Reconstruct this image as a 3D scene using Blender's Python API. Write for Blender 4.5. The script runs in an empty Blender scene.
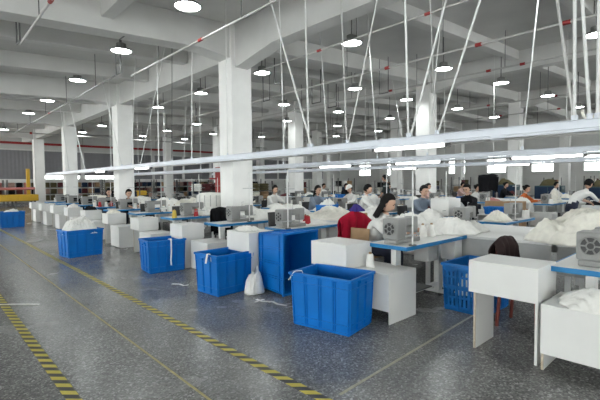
import bpy, bmesh, math, random
from mathutils import Vector, Matrix, noise
R = random.Random(7)
SC = bpy.context.scene
COL = SC.collection
PI = math.pi
ORD = ['nearest', 'second', 'third', 'fourth', 'fifth', 'sixth', 'seventh', 'eighth', 'ninth', 'tenth', 'eleventh',
       'twelfth', 'thirteenth', 'fourteenth', 'fifteenth', 'sixteenth', 'seventeenth', 'eighteenth', 'nineteenth', 'twentieth']

# ------------------------------------------------------------------ materials
def newmat(name):
    m = bpy.data.materials.new(name); m.use_nodes = True
    nt = m.node_tree
    return m, nt, nt.nodes['Principled BSDF']

def mat(name, col, rough=.5, metal=0., noise_amt=.06, scale=8., spec=.5, bump=0., bscale=60.):
    m, nt, b = newmat(name)
    b.inputs['Roughness'].default_value = rough
    b.inputs['Metallic'].default_value = metal
    b.inputs['Specular IOR Level'].default_value = spec
    tc = nt.nodes.new('ShaderNodeTexCoord')
    n = nt.nodes.new('ShaderNodeTexNoise'); n.inputs['Scale'].default_value = scale; n.inputs['Detail'].default_value = 4
    nt.links.new(tc.outputs['Object'], n.inputs['Vector'])
    r = nt.nodes.new('ShaderNodeValToRGB')
    r.color_ramp.elements[0].position = .3; r.color_ramp.elements[1].position = .7
    r.color_ramp.elements[0].color = [c * (1 - noise_amt) for c in col] + [1]
    r.color_ramp.elements[1].color = [min(1, c * (1 + noise_amt)) for c in col] + [1]
    nt.links.new(n.outputs['Fac'], r.inputs['Fac'])
    nt.links.new(r.outputs['Color'], b.inputs['Base Color'])
    if bump:
        n2 = nt.nodes.new('ShaderNodeTexNoise'); n2.inputs['Scale'].default_value = bscale
        nt.links.new(tc.outputs['Object'], n2.inputs['Vector'])
        bp = nt.nodes.new('ShaderNodeBump'); bp.inputs['Strength'].default_value = bump; bp.inputs['Distance'].default_value = .01
        nt.links.new(n2.outputs['Fac'], bp.inputs['Height']); nt.links.new(bp.outputs['Normal'], b.inputs['Normal'])
    return m

def emat(name, col, strength):
    m, nt, b = newmat(name)
    b.inputs['Base Color'].default_value = (.8, .8, .8, 1)
    b.inputs['Emission Color'].default_value = (*col, 1)
    b.inputs['Emission Strength'].default_value = strength
    return m

def floor_mat():
    m, nt, b = newmat('terrazzo_floor')
    tc = nt.nodes.new('ShaderNodeTexCoord')
    v = nt.nodes.new('ShaderNodeTexVoronoi'); v.inputs['Scale'].default_value = 75.
    nt.links.new(tc.outputs['Object'], v.inputs['Vector'])
    sep = nt.nodes.new('ShaderNodeSeparateColor'); nt.links.new(v.outputs['Color'], sep.inputs['Color'])
    r = nt.nodes.new('ShaderNodeValToRGB'); e = r.color_ramp.elements
    e[0].position = 0; e[0].color = (.105, .104, .102, 1)
    e[1].position = 1; e[1].color = (.40, .396, .39, 1)
    k = e.new(.55); k.color = (.175, .174, .17, 1)
    k = e.new(.85); k.color = (.25, .248, .243, 1)
    nt.links.new(sep.outputs['Red'], r.inputs['Fac'])
    n = nt.nodes.new('ShaderNodeTexNoise'); n.inputs['Scale'].default_value = 1.1; n.inputs['Detail'].default_value = 6
    nt.links.new(tc.outputs['Object'], n.inputs['Vector'])
    mr = nt.nodes.new('ShaderNodeMapRange'); mr.inputs[3].default_value = .78; mr.inputs[4].default_value = 1.22
    mr.inputs[1].default_value = .3; mr.inputs[2].default_value = .7
    nt.links.new(n.outputs['Fac'], mr.inputs[0])
    mx = nt.nodes.new('ShaderNodeMix'); mx.data_type = 'RGBA'; mx.blend_type = 'MULTIPLY'; mx.inputs[0].default_value = 1
    nt.links.new(r.outputs['Color'], mx.inputs[6]); nt.links.new(mr.outputs[0], mx.inputs[7])
    nt.links.new(mx.outputs[2], b.inputs['Base Color'])
    mr2 = nt.nodes.new('ShaderNodeMapRange'); mr2.inputs[3].default_value = .16; mr2.inputs[4].default_value = .34
    nt.links.new(n.outputs['Fac'], mr2.inputs[0]); nt.links.new(mr2.outputs[0], b.inputs['Roughness'])
    return m

def tape_mat():
    m, nt, b = newmat('hazard_tape'); b.inputs['Roughness'].default_value = .45
    tc = nt.nodes.new('ShaderNodeTexCoord'); s = nt.nodes.new('ShaderNodeSeparateXYZ')
    nt.links.new(tc.outputs['Object'], s.inputs[0])
    a = nt.nodes.new('ShaderNodeMath'); a.operation = 'ADD'
    nt.links.new(s.outputs[0], a.inputs[0]); nt.links.new(s.outputs[1], a.inputs[1])
    d = nt.nodes.new('ShaderNodeMath'); d.operation = 'DIVIDE'; d.inputs[1].default_value = .15
    nt.links.new(a.outputs[0], d.inputs[0])
    f = nt.nodes.new('ShaderNodeMath'); f.operation = 'FRACT'; nt.links.new(d.outputs[0], f.inputs[0])
    g = nt.nodes.new('ShaderNodeMath'); g.operation = 'GREATER_THAN'; g.inputs[1].default_value = .5
    nt.links.new(f.outputs[0], g.inputs[0])
    mx = nt.nodes.new('ShaderNodeMix'); mx.data_type = 'RGBA'
    mx.inputs[6].default_value = (.035, .033, .03, 1); mx.inputs[7].default_value = (.62, .52, .08, 1)
    nt.links.new(g.outputs[0], mx.inputs[0]); nt.links.new(mx.outputs[2], b.inputs['Base Color'])
    return m

def glass_mat():
    m = bpy.data.materials.new('window_glass'); m.use_nodes = True; nt = m.node_tree; nt.nodes.clear()
    o = nt.nodes.new('ShaderNodeOutputMaterial'); mx = nt.nodes.new('ShaderNodeMixShader'); mx.inputs[0].default_value = .06
    t = nt.nodes.new('ShaderNodeBsdfTransparent'); t.inputs[0].default_value = (.95, .98, .98, 1)
    g = nt.nodes.new('ShaderNodeBsdfGlossy'); g.inputs['Roughness'].default_value = .03
    nt.links.new(t.outputs[0], mx.inputs[1]); nt.links.new(g.outputs[0], mx.inputs[2]); nt.links.new(mx.outputs[0], o.inputs[0])
    return m

M = {}
M['floor'] = floor_mat(); M['tape'] = tape_mat(); M['glass'] = glass_mat()
M['concrete'] = mat('painted_concrete', (.60, .595, .58), .8, noise_amt=.07, scale=.8, bump=.05)
M['beam'] = mat('beam_paint', (.64, .635, .62), .75, noise_amt=.06, scale=1.2)
M['column'] = mat('column_paint', (.84, .835, .82), .6, noise_amt=.04, scale=2.)
M['wall'] = mat('wall_paint', (.66, .66, .65), .8, noise_amt=.05, scale=.7)
M['lam'] = mat('white_laminate', (.74, .735, .72), .42, noise_amt=.025, scale=3)
M['edge'] = mat('chipboard_edge', (.46, .39, .31), .8, noise_amt=.15, scale=40)
M['blue'] = mat('blue_plastic', (.0, .15, .52), .42, noise_amt=.08, scale=4, spec=.3)
M['bluemesh'] = mat('blue_plastic_worn', (.004, .16, .50), .45, noise_amt=.15, scale=6)
M['bedge'] = mat('blue_table_edge', (.01, .2, .48), .4, noise_amt=.05)
M['steel'] = mat('grey_steel', (.42, .43, .44), .4, metal=.3)
M['wsteel'] = mat('white_steel', (.74, .74, .73), .4)
M['mach'] = mat('machine_paint', (.25, .25, .245), .38, noise_amt=.03)
M['dark'] = mat('dark_plastic', (.03, .03, .032), .45)
M['dgrey'] = mat('dark_grey', (.12, .12, .12), .5)
M['shade'] = mat('lamp_shade_grey', (.26, .26, .25), .45)
M['gpanel'] = mat('grey_panel', (.44, .44, .43), .55, noise_amt=.05)
M['cloth'] = mat('white_cloth', (.82, .81, .78), .9, noise_amt=.05, scale=14, spec=.1, bump=.15, bscale=160)
M['cream'] = mat('cream_cloth', (.82, .795, .72), .9, noise_amt=.08, scale=14, spec=.1, bump=.15, bscale=160)
M['pink'] = mat('dusty_pink_cloth', (.52, .36, .31), .9, noise_amt=.12, scale=20, spec=.1)
M['red'] = mat('red_cloth', (.36, .008, .03), .85, noise_amt=.12, scale=12, spec=.15)
M['purple'] = mat('purple_cloth', (.05, .035, .2), .85, noise_amt=.12, spec=.15)
M['brown'] = mat('brown_jacket', (.038, .024, .024), .85, noise_amt=.2, spec=.15)
M['wood'] = mat('chair_wood', (.42, .27, .13), .5, noise_amt=.15, scale=20)
M['rwood'] = mat('red_stained_wood', (.13, .02, .012), .45, noise_amt=.15, scale=20)
M['card'] = mat('cardboard', (.36, .23, .13), .85, noise_amt=.08)
M['yellow'] = mat('yellow_paint', (.62, .37, .02), .45)
M['redp'] = mat('red_pipe_paint', (.32, .02, .02), .45)
M['pipe'] = mat('galvanised_pipe', (.50, .49, .48), .4, metal=.35)
M['dgpipe'] = mat('dark_pipe', (.22, .22, .22), .5)
M['wire'] = mat('white_conduit', (.72, .72, .71), .5)
M['dwire'] = mat('dark_hanger', (.10, .10, .10), .5)
M['rail'] = mat('rail_paint', (.68, .71, .77), .4, noise_amt=.02)
M['blind'] = mat('blind_fabric', (.27, .27, .29), .9, noise_amt=.05, scale=3)
M['line'] = mat('yellow_line_paint', (.42, .36, .16), .6, noise_amt=.25, scale=12)
M['gline'] = mat('floor_joint', (.36, .34, .25), .6, noise_amt=.25, scale=12)
M['skin'] = mat('skin', (.58, .36, .26), .55, noise_amt=.04)
M['hair'] = mat('black_hair', (.006, .005, .005), .7, spec=.2)
M['denim'] = mat('dark_trousers', (.02, .025, .05), .85)
M['shirt'] = mat('white_shirt', (.74, .73, .71), .85, noise_amt=.06, scale=10, spec=.1)
M['gshirt'] = mat('blue_grey_shirt', (.20, .24, .30), .85, spec=.1)
M['dshirt'] = mat('dark_green_shirt', (.03, .04, .042), .85, spec=.1)
M['kshirt'] = mat('black_shirt', (.015, .015, .018), .85, spec=.1)
M['oshirt'] = mat('orange_shirt', (.62, .16, .05), .85, spec=.1)
M['pshirt'] = mat('pale_pink_shirt', (.62, .42, .38), .85, spec=.1)
M['teal'] = mat('dark_teal_paint', (.02, .06, .075), .5)
M['ythread'] = mat('yellow_thread', (.62, .45, .08), .8)
M['rthread'] = mat('red_thread', (.45, .03, .04), .8)
M['black'] = mat('black_cloth', (.012, .012, .014), .9, spec=.1)
M['maroon'] = mat('maroon_cloth', (.10, .02, .025), .9)
M['rose'] = mat('rose_cloth', (.50, .20, .20), .9)
M['olive'] = mat('olive_cloth', (.10, .085, .04), .9)
M['navy'] = mat('navy_cloth', (.012, .03, .07), .9)
M['lens'] = emat('lamp_lens', (.94, 1.0, .985), 24.)
M['tube'] = emat('tube_lamp', (1.0, .99, .97), 4.)

# ------------------------------------------------------------------ mesh builder
class MB:
    def __init__(s): s.v = []; s.f = []; s.mi = []
    def add(s, vs, fs, mi=0, T=None):
        o = len(s.v)
        for p in vs:
            p = Vector(p)
            s.v.append(T @ p if T else p)
        for f in fs: s.f.append([o + i for i in f]); s.mi.append(mi)
        return s
    def hexa(s, p, mi=0, T=None):
        return s.add(p, [(0, 3, 2, 1), (4, 5, 6, 7), (0, 1, 5, 4), (1, 2, 6, 5), (2, 3, 7, 6), (3, 0, 4, 7)], mi, T)
    def box(s, x0, x1, y0, y1, z0, z1, mi=0, T=None):
        return s.hexa([(x0, y0, z0), (x1, y0, z0), (x1, y1, z0), (x0, y1, z0), (x0, y0, z1), (x1, y0, z1), (x1, y1, z1), (x0, y1, z1)], mi, T)
    def tube(s, path, r, n=8, mi=0, T=None, closed=False):
        path = [Vector(p) for p in path]; vs = []; fs = []
        rs = r if isinstance(r, (list, tuple)) else [r] * len(path)
        for i, p in enumerate(path):
            if i == 0: d = path[1] - p
            elif i == len(path) - 1: d = p - path[i - 1]
            else: d = (path[i + 1] - path[i - 1])
            d.normalize()
            a = Vector((0, 0, 1)) if abs(d.z) < .9 else Vector((1, 0, 0))
            u = d.cross(a).normalized(); w = d.cross(u)
            for k in range(n):
                t = 2 * PI * k / n
                vs.append(p + (u * math.cos(t) + w * math.sin(t)) * rs[i])
        for i in range(len(path) - 1):
            for k in range(n):
                fs.append((i * n + k, i * n + (k + 1) % n, (i + 1) * n + (k + 1) % n, (i + 1) * n + k))
        fs.append(tuple(range(n))[::-1]); fs.append(tuple((len(path) - 1) * n + k for k in range(n)))
        return s.add(vs, fs, mi, T)
    def lathe(s, prof, n=20, mi=0, T=None, c=(0, 0, 0)):
        vs = []; fs = []; m = len(prof)
        for k in range(n):
            t = 2 * PI * k / n
            for r, z in prof: vs.append((c[0] + r * math.cos(t), c[1] + r * math.sin(t), c[2] + z))
        for k in range(n):
            for i in range(m - 1):
                a = k * m + i; b = ((k + 1) % n) * m + i
                fs.append((a, b, b + 1, a + 1))
        return s.add(vs, fs, mi, T)
    def ball(s, c, r, mi=0, T=None, n=14, m=9, fn=None):
        vs = []; fs = []
        if not isinstance(r, (tuple, list)): r = (r, r, r)
        for i in range(m + 1):
            ph = PI * i / m
            for k in range(n):
                t = 2 * PI * k / n
                p = Vector((math.sin(ph) * math.cos(t), math.sin(ph) * math.sin(t), math.cos(ph)))
                if fn: p = fn(p)
                vs.append((c[0] + p[0] * r[0], c[1] + p[1] * r[1], c[2] + p[2] * r[2]))
        for i in range(m):
            for k in range(n):
                fs.append((i * n + k, (i + 1) * n + k, (i + 1) * n + (k + 1) % n, i * n + (k + 1) % n))
        return s.add(vs, fs, mi, T)
    def grid(s, fn, nu, nv, mi=0, T=None, flip=False):
        vs = [fn(i / nu, j / nv) for j in range(nv + 1) for i in range(nu + 1)]
        fs = []
        for j in range(nv):
            for i in range(nu):
                a = j * (nu + 1) + i
                q = (a, a + 1, a + nu + 2, a + nu + 1)
                fs.append(q[::-1] if flip else q)
        return s.add(vs, fs, mi, T)
    def build(s, name, mats, parent=None, smooth=False, bevel=0., merge=False, solid=0.):
        me = bpy.data.meshes.new(name)
        me.from_pydata([tuple(p) for p in s.v], [], s.f)
        if not isinstance(mats, (list, tuple)): mats = [mats]
        for m in mats: me.materials.append(m)
        me.polygons.foreach_set('material_index', s.mi)
        if merge or smooth:
            bm = bmesh.new(); bm.from_mesh(me)
            if merge: bmesh.ops.remove_doubles(bm, verts=bm.verts, dist=1e-5)
            bmesh.ops.recalc_face_normals(bm, faces=bm.faces)
            bm.to_mesh(me); bm.free()
        if smooth: me.polygons.foreach_set('use_smooth', [True] * len(me.polygons))
        me.update()
        o = bpy.data.objects.new(name, me); COL.objects.link(o)
        if parent: o.parent = parent
        if bevel:
            b = o.modifiers.new('bevel', 'BEVEL'); b.width = bevel; b.segments = 2; b.limit_method = 'ANGLE'
        if solid:
            b = o.modifiers.new('solid', 'SOLIDIFY'); b.thickness = solid; b.offset = 0
        return o

def tag(o, label, cat, group=None, kind=None):
    if label: o['label'] = label
    if cat: o['category'] = cat
    if group: o['group'] = group
    if kind: o['kind'] = kind
    return o
def struct(o): o['kind'] = 'structure'; return o
def empty(name, loc=(0, 0, 0), rz=0.):
    o = bpy.data.objects.new(name, None); COL.objects.link(o); o.empty_display_size = .1
    o.location = loc; o.rotation_euler = (0, 0, rz); return o
def kids(o): return [c for c in bpy.data.objects if c.parent is o]
def copy_tree(o, parent=None, _k=None):
    c = o.copy(); COL.objects.link(c)
    if parent: c.parent = parent
    for ch in (CH.get(o.name) or []): copy_tree(ch, c)
    return c
CH = {}
def reg(root):           # remembers a prototype's tree, so copying stays quick
    ks = kids(root); CH[root.name] = ks
    for k in ks: reg(k)
    return root
USED = set()
def place(proto, loc, rz, label, cat, group=None):
    if proto.name in USED: o = copy_tree(proto)
    else: o = proto; USED.add(proto.name)
    o.location = loc; o.rotation_euler = (0, 0, rz)
    for k in ('group',):
        if k in o: del o[k]
    return tag(o, label, cat, group)

# ------------------------------------------------------------------ the hall
SX = lambda x: 5.75 + .055 * (min(x, 27.1) - 6.5)       # underside of the slab: the roof rises to the right
X0, X1, Y0, Y1 = -13.0, 46.0, -17.5, 41.0
fl = struct(MB().box(X0 - .5, X1 + .5, Y0 - .5, Y1 + .5, -.2, 0).build('floor', M['floor']))
cm = MB()
for a, b in ((X0 - .5, 27.1), (27.1, X1 + .5)):
    cm.hexa([(a, Y0 - .5, SX(a)), (b, Y0 - .5, SX(b)), (b, Y1 + .5, SX(b)), (a, Y1 + .5, SX(a)),
             (a, Y0 - .5, SX(a) + .25), (b, Y0 - .5, SX(b) + .25), (b, Y1 + .5, SX(b) + .25), (a, Y1 + .5, SX(a) + .25)])
struct(cm.build('ceiling', M['concrete']))
CX = [-3.6, 6.5, 16.6, 27.1, 37.5]
CY = [-16.3, -8.0, .45, 9.65, 18.3, 26.95, 35.6]   # ... .45, 9.65, 18.3, 26.95, 35.6
def cut(lo, hi, stops, hw):
    out = []; c = lo
    for s in stops:
        if lo < s < hi: out.append((c, s - hw)); c = s + hw
    out.append((c, hi)); return [q for q in out if q[1] - q[0] > .02]
for cx in CX:
    zs = SX(cx) - (.88 if cx == 6.5 else .70)
    for cy in CY:
        w = .325
        struct(MB().box(cx - w, cx + w, cy - w, cy + w, 0, SX(cx) - .02).build('column', M['column'], bevel=.015))
    # longitudinal main beam with haunches at the columns
    b = MB(); hw = .2
    ys = [Y0] + CY[1:] + [Y1]
    for i in range(len(ys) - 1):
        a, c = ys[i], ys[i + 1]
        hd = .27 if .3 < a < 1.5 else 0
        pts = [(a + .325, zs - hd), (a + 1.75, zs), (c - 1.9, zs), (c - .325, zs - hd)]
        top = SX(cx) + .01
        for (ya, za), (yb, zb) in zip(pts, pts[1:]):
            if yb - ya < .05: continue
            b.hexa([(cx - hw, ya, za), (cx + hw, ya, za), (cx + hw, yb, zb), (cx - hw, yb, zb),
                    (cx - hw, ya, top), (cx + hw, ya, top), (cx + hw, yb, top), (cx - hw, yb, top)])
    struct(b.build('ceiling_beam', M['beam']))
def xbeam(y, dep, hw, haunch):
    b = MB()
    xs = [X0] + CX + [X1]
    for a, c in zip(xs, xs[1:]):
        a2, c2 = a + .21, c - .21
        seg = [(a2, dep + haunch), (a2 + 1., dep), (c2 - 1., dep), (c2, dep + haunch)] if haunch else [(a2, dep), (c2, dep)]
        if a >= 6.5: seg = [(q, d * .68) for q, d in seg]
        if haunch and c == X1: seg = [(a2, dep + haunch), (a2 + 1., dep), (c2, dep)]
        for (xa, da), (xb, db) in zip(seg, seg[1:]):
            b.hexa([(xa, y - hw, SX(xa) - da), (xb, y - hw, SX(xb) - db), (xb, y + hw, SX(xb) - db), (xa, y + hw, SX(xa) - da),
                    (xa, y - hw, SX(xa) + .01), (xb, y - hw, SX(xb) + .01), (xb, y + hw, SX(xb) + .01), (xa, y + hw, SX(xa) + .01)])
    return struct(b.build('ceiling_beam', M['beam']))
for k, cy in enumerate(CY):
    if cy > Y0 + .5: xbeam(cy, .74, .25, .17)
    for d in (3, 6):
        if cy + d < Y1 - .3: xbeam(cy + d - .55, .46, .15, 0)
struct(MB().box(2.95, 3.2, .71, 9.39, 5.08, 5.62).build('ceiling_beam', M['beam']))

def wall(name, axis, pos, lo, hi, top, ops, thick=.3):
    """wall along one axis, ops = window openings (a,b,z0,z1)"""
    b = MB()
    def bx(a, c, z0, z1):
        if c - a < .01 or z1 - z0 < .01: return
        if axis == 'x': b.box(pos, pos + thick, a, c, z0, z1)
        else: b.box(a, c, pos, pos + thick, z0, z1)
    c = lo
    for (a, d, z0, z1) in ops:
        bx(c, a, 0, top); bx(a, d, 0, z0); bx(a, d, z1, top); c = d
    bx(c, hi, 0, top)
    return struct(b.build(name, M['wall']))
WN = [0]
def window(axis, pos, a, d, z0, z1, nm=2, t=.05):
    WN[0] += 1
    r = MB(); f = .06
    def bx(mb, p, q, za, zb, w=t):
        if axis == 'x': mb.box(pos - w / 2, pos + w / 2, p, q, za, zb)
        else: mb.box(p, q, pos - w / 2, pos + w / 2, za, zb)
    bx(r, a, a + f, z0, z1); bx(r, d - f, d, z0, z1); bx(r, a + f, d - f, z0, z0 + f); bx(r, a + f, d - f, z1 - f, z1)
    for i in range(1, nm):
        x = a + (d - a) * i / nm; bx(r, x - .025, x + .025, z0 + f, z1 - f)
    zt = z0 + (z1 - z0) * .68; bx(r, a + f, d - f, zt - .02, zt + .02, t * .8)
    o = r.build('window_%d' % WN[0], M['wsteel']); struct(o)
    g = MB(); bx(g, a + f, d - f, z0 + f, z1 - f, .008)
    g.build('pane', M['glass'], o)
# end wall (far left of the picture): windows with grey blinds
TOP = 7.0
endw = [(X0 + 1 + 3.3 * i, X0 + 3.9 + 3.3 * i, 1.95, 4.35) for i in range(17) if X0 + 3.9 + 3.3 * i < X1 - .5]
wall('wall_end', 'y', Y1, X0 - .3, X1 + .3, TOP, endw)
for i, w in enumerate(endw):
    if w[1] > 2: window('y', Y1 + .12, *w)
    z = 2.32 if 7.5 < (w[0] + w[1]) / 2 < 15.5 else 1.97
    if w[1] < 2: continue
    t = empty('roller_blind', ((w[0] + w[1]) / 2, Y1 - .06, z))
    h = (w[1] - w[0]) / 2 + .05
    MB().grid(lambda u, v: ((u * 2 - 1) * h, .008 * math.sin(u * 70), v * (4.4 - z)), 60, 4).build('blind_sheet', M['blind'], t, smooth=True)
    MB().box(-h, h, -.02, .02, -.03, .01).build('bottom_rail', M['wsteel'], t)
    MB().box(-h, h, -.05, .05, 4.38 - z, 4.5 - z).build('head_box', M['wsteel'], t)
    tag(t, 'grey roller blind lowered over the %s end wall window counted from the left' % ORD[max(0, i - 4)].replace('nearest', 'first'), 'blind')
# right wall: bright windows
rw = [(-14.2 + 4.5 * i, -12.2 + 4.5 * i, 2.35, 4.6) for i in range(12)]
wall('wall_right', 'x', X1, Y0 - .3, Y1 + .3, TOP + .5, rw)
for w in rw: window('x', X1 + .12, *w, nm=2)
lw = [(Y0 + 1.2 + 4.5 * i, Y0 + 5.2 + 4.5 * i, .5, 4.2) for i in range(13)]  # left wall out of view: large windows added to let daylight into the hall
wall('wall_left', 'x', X0 - .3, Y0 - .3, Y1 + .3, TOP, lw)
for w in lw: window('x', X0 - .15, *w, nm=3)
bw = [(X0 + 1 + 4.5 * i, X0 + 5 + 4.5 * i, .5, 4.3) for i in range(13)]  # unseen wall behind the camera, its big windows added for more daylight
wall('wall_back', 'y', Y0 - .3, X0 - .3, X1 + .3, TOP + .5, bw)
for w in bw: window('y', Y0 - .15, *w, nm=3)

# floor markings
def tape(x, y0, y1, w, label, rot=0.):
    o = MB().box(-w / 2, w / 2, 0, y1 - y0, 0, .002).build('floor_tape', M['tape']); o.location = (x, y0, 0); o.rotation_euler = (0, 0, rot)
    return tag(o, label, 'floor tape')
tape(2.0, .6, 31, .08, 'black and yellow striped tape on the floor running beside the blue totes', .005)
tape(.745, 1.2, 31, .085, 'black and yellow striped tape on the floor at the bottom left corner', .006)
o = MB().box(-.009, .009, 0, 29, 0, .002).build('floor_line', M['line']); o.location = (1.42, 1.0, 0)
tag(o, 'thin yellow line on the floor midway between the two striped tapes', 'floor line')
o = MB().box(0, 2.7, -.012, .012, 0, .0015).build('floor_line', M['gline']); o.location = (2.12, 1.9, 0); o.rotation_euler = (0, 0, .05)
tag(o, 'thin pale line crossing the floor toward the stepped white boxes', 'floor line')

# ------------------------------------------------------------------ ceiling fittings
def make_lamp():
    t = empty('high_bay_lamp')
    MB().lathe([(0, .0), (.245, .0)], 28).build('lens', M['lens'], t)
    MB().lathe([(.25, -.012), (.262, .0), (.255, .03), (.15, .075), (.10, .08), (0, .08)], 28).build('shade', M['shade'], t, smooth=False)
    d = MB().lathe([(0, .08), (.105, .08), (.105, .19), (.085, .2), (0, .2)], 20)
    for k in range(16):
        a = 2 * PI * k / 16
        d.box(.10, .125, -.006, .006, .085, .185, T=Matrix.Rotation(a, 4, 'Z'))
    d.build('heat_sink', M['shade'], t)
    return reg(t)
lamp = make_lamp(); lamp_n = 0
lamp_rows = [(4.0, 'over the aisle edge', [-.6, 3.5, 7.55, 11.2, 15.3, 19.8, 23.8, 27.8, 31.8]),
             (8.1, 'just beyond the first column row', [-1.2, 2.7, 6.8, 10.5, 14.4, 18.3, 22.2, 26.2, 30.2, 34.2]),
             (12.1, 'between first and second column rows', [-1.3, 2.5, 6.45, 10.0, 14.1, 18.0, 22., 26., 30., 34.]),
             (15.4, 'just before the second column row', [2.1, 6.0, 9.9, 13.8, 17.7, 21.7, 25.7, 30.]),
             (19.2, 'just beyond the second column row', [1.7, 5.6, 9.5, 13.4, 17.3, 21.2, 25.]),
             (23.3, 'between second and third column rows', [1.6, 5.5, 9.4, 13.3, 17.2, 21.1]),
             (30.5, 'beyond the third column row', [5.5, 9.5, 13.5, 17.5, 21.5]),
             (-2.0, 'on the far left of the hall', [-1., 7., 15, 23, 31])]
for lx, where, ys in lamp_rows:
    for i, ly in enumerate(ys):
        z = 5.0
        lp = place(lamp, (lx, ly, z), 0, 'bay lamp %s, %s from the camera' % (where, ORD[i]), 'lamp', 'high bay ceiling lamps')
        MB().tube([(0, 0, .19), (0, 0, SX(lx) - z)], .014, 6).build('hanger_rod', M['dwire'], lp)

def pipe(x, y0, y1, z, r, label, coup, matn='pipe', hang=3.0, axis='y'):
    t = empty('sprinkler_pipe', (x, y0, z) if axis == 'y' else (y0, x, z))
    L = y1 - y0
    E = (lambda s: (0, s, 0)) if axis == 'y' else (lambda s: (s, 0, 0))
    MB().tube([E(0), E(L)], r, 10).build('pipe_run', M[matn], t, smooth=False)
    for c in coup:
        if 0 < c - y0 < L: MB().tube([E(c - y0 - .07), E(c - y0 + .07)], r * 1.6, 10).build('coupling', M['redp'], t)
    n = max(1, int(L / hang))
    for i in range(n):
        s = (i + .5) * L / n; p = E(s)
        zz = SX((x if axis == 'y' else y0 + s)) - z
        MB().tube([p, (p[0], p[1], zz)], .011, 6).build('hanger', M['dwire'], t)
    return tag(t, label, 'pipe')
def drop_loop(x, y, z, w, label, axis='y'):
    """pair of short pipe drops from the slab to a low branch"""
    t = empty('pipe_drop', (x, y, z)); h = SX(x) - z
    for s in (-w, 0):
        p = (0, s, 0) if axis == 'y' else (s, 0, 0)
        MB().tube([p, (p[0], p[1], h)], .018, 6).build('riser', M['dgrey'], t)
    MB().tube([(0, -w, 0), (0, 0, 0)] if axis == 'y' else [(-w, 0, 0), (0, 0, 0)], .02, 6).build('branch', M['dgrey'], t)
    return tag(t, label, 'pipe')
pipe(1.72, 3.0, 10.9, 4.6, .024, 'short grey sprinkler pipe with red coupling at top left', (8.0,))
pipe(4.55, 1.0, 12.0, 4.6, .022, 'pale sprinkler pipe with red coupling crossing in front of the nearest column top', (8.05,))
pipe(4.2, 12.3, 30.0, 4.6, .022, 'dark grey sprinkler pipe running away above the left lamp row', (20.5,), 'dgpipe')
pipe(7.45, 1.0, 18.0, 4.8, .02, 'pale sprinkler pipe just beyond the nearest column with red couplings', (4.3, 7.3))
pipe(10.05, .5, 20.0, 4.8, .03, 'white sprinkler pipe crossing above the middle lamps with red couplings', (4.45, 7.1, 2.6))
pipe(13.4, .5, 22.0, 5.0, .026, 'grey sprinkler pipe in front of the second column row with red couplings', (4.6, 5.6, 9.3))
pipe(20.6, 1.5, 24.0, 5.2, .028, 'thin grey sprinkler pipe behind the second column row', (5.7, 8.6))
pipe(24.4, 2.5, 24.0, 5.2, .028, 'thin pale sprinkler pipe far back on the right', (6.6, 9.5))
pipe(30.5, -3, 24, 4.75, .045, 'pale pipe crossing the hall with a red coupling on the far left', (5.2,), axis='x')
pipe(37.0, -4, 30, 4.65, .09, 'thick red fire pipe running across the far end of the hall', (), 'redp', axis='x')
t = MB().tube([(0, 0, 0), (0, 0, 4.6)], .16, 10).build('fire_riser', M['redp']); t.location = (22.6, 37.4, 0)
tag(t, 'red vertical fire riser at the far end behind the nearest column', 'pipe')
k = 0
for x, y, z, w in ((1.67, 10.95, 4.6, .35), (4.2, 12.2, 4.6, .35), (3.5, 9.9, 4.85, .3), (8.7, 10.6, 4.75, .4), (10.0, 12.9, 4.7, .4), (9.0, 13.6, 4.7, .5),
                   (12.0, 12.2, 4.75, .5), (12.8, 9.4, 4.8, .4), (13.6, 12.8, 4.85, .5), (20.5, 12.0, 5.2, .5)):
    drop_loop(x, y, z, w, 'pair of short dark pipe drops under the slab, %s from the camera' % ORD[k], 'y'); k += 1

# ------------------------------------------------------------------ lighting rails and their droppers
def make_rail(x, y0, y1, z, label, lit, light_w=1.25):
    t = empty('lighting_rail', (x, y0, z))
    b = MB(); L = y1 - y0
    b.box(-.04, .04, 0, L, 0, .085); b.box(-.055, .055, 0, L, .085, .095)
    b.build('trunking', M['rail'], t, bevel=.006)
    MB().box(-.10, -.05, 0, L, -.04, -.01).build('cable_track', M['rail'], t)
    MB().tube([(.06, 0, -.045), (.06, L, -.045)], .016, 8).build('air_pipe', M['pipe'], t)
    n = int(L / 1.87)
    for i in range(n):
        y = .35 + i * 1.87
        MB().box(-.05, .05, y + light_w + .06, y + light_w + .2, -.05, 0).build('junction_box', M['rail'], t)
    return tag(t, label, 'lighting rail')
make_rail(5.3, -1.5, 27, 2.06, 'long pale cable trunking hung over the front sewing line', None)
make_rail(8.6, -1.5, 24, 2.0, 'pale cable trunking hung over the second sewing line', None)
make_rail(15.45, -1, 26, 2.12, 'cable trunking over the line beyond the middle aisle', None)
def make_tube():
    t = empty('tube_light')
    MB().box(-.05, .05, 0, 1.24, .02, .06).build('housing', M['rail'], t)
    MB().tube([(0, .03, 0), (0, 1.21, 0)], .026, 10).build('lamp_tube', M['tube'], t)
    MB().box(-.05, .05, -.012, .03, -.03, .06).build('end_cap', M['dgrey'], t)
    MB().box(-.05, .05, 1.21, 1.252, -.03, .06).build('end_cap', M['dgrey'], t)
    return reg(t)
tb = make_tube(); i = 0
for y in (2.75, 12.6, 16.8):
    place(tb, (5.3, y, 2.0), 0, 'glowing tube light under the front rail, %s from the camera' % ORD[i], 'tube light', 'tube lights under the rails'); i += 1
i = 0
for y in (1.9, 4.6, 7.2):
    place(tb, (8.6, y, 1.94), 0, 'glowing tube light under the second rail, %s from the camera' % ORD[i], 'tube light', 'tube lights under the rails'); i += 1
i = 0
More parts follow.
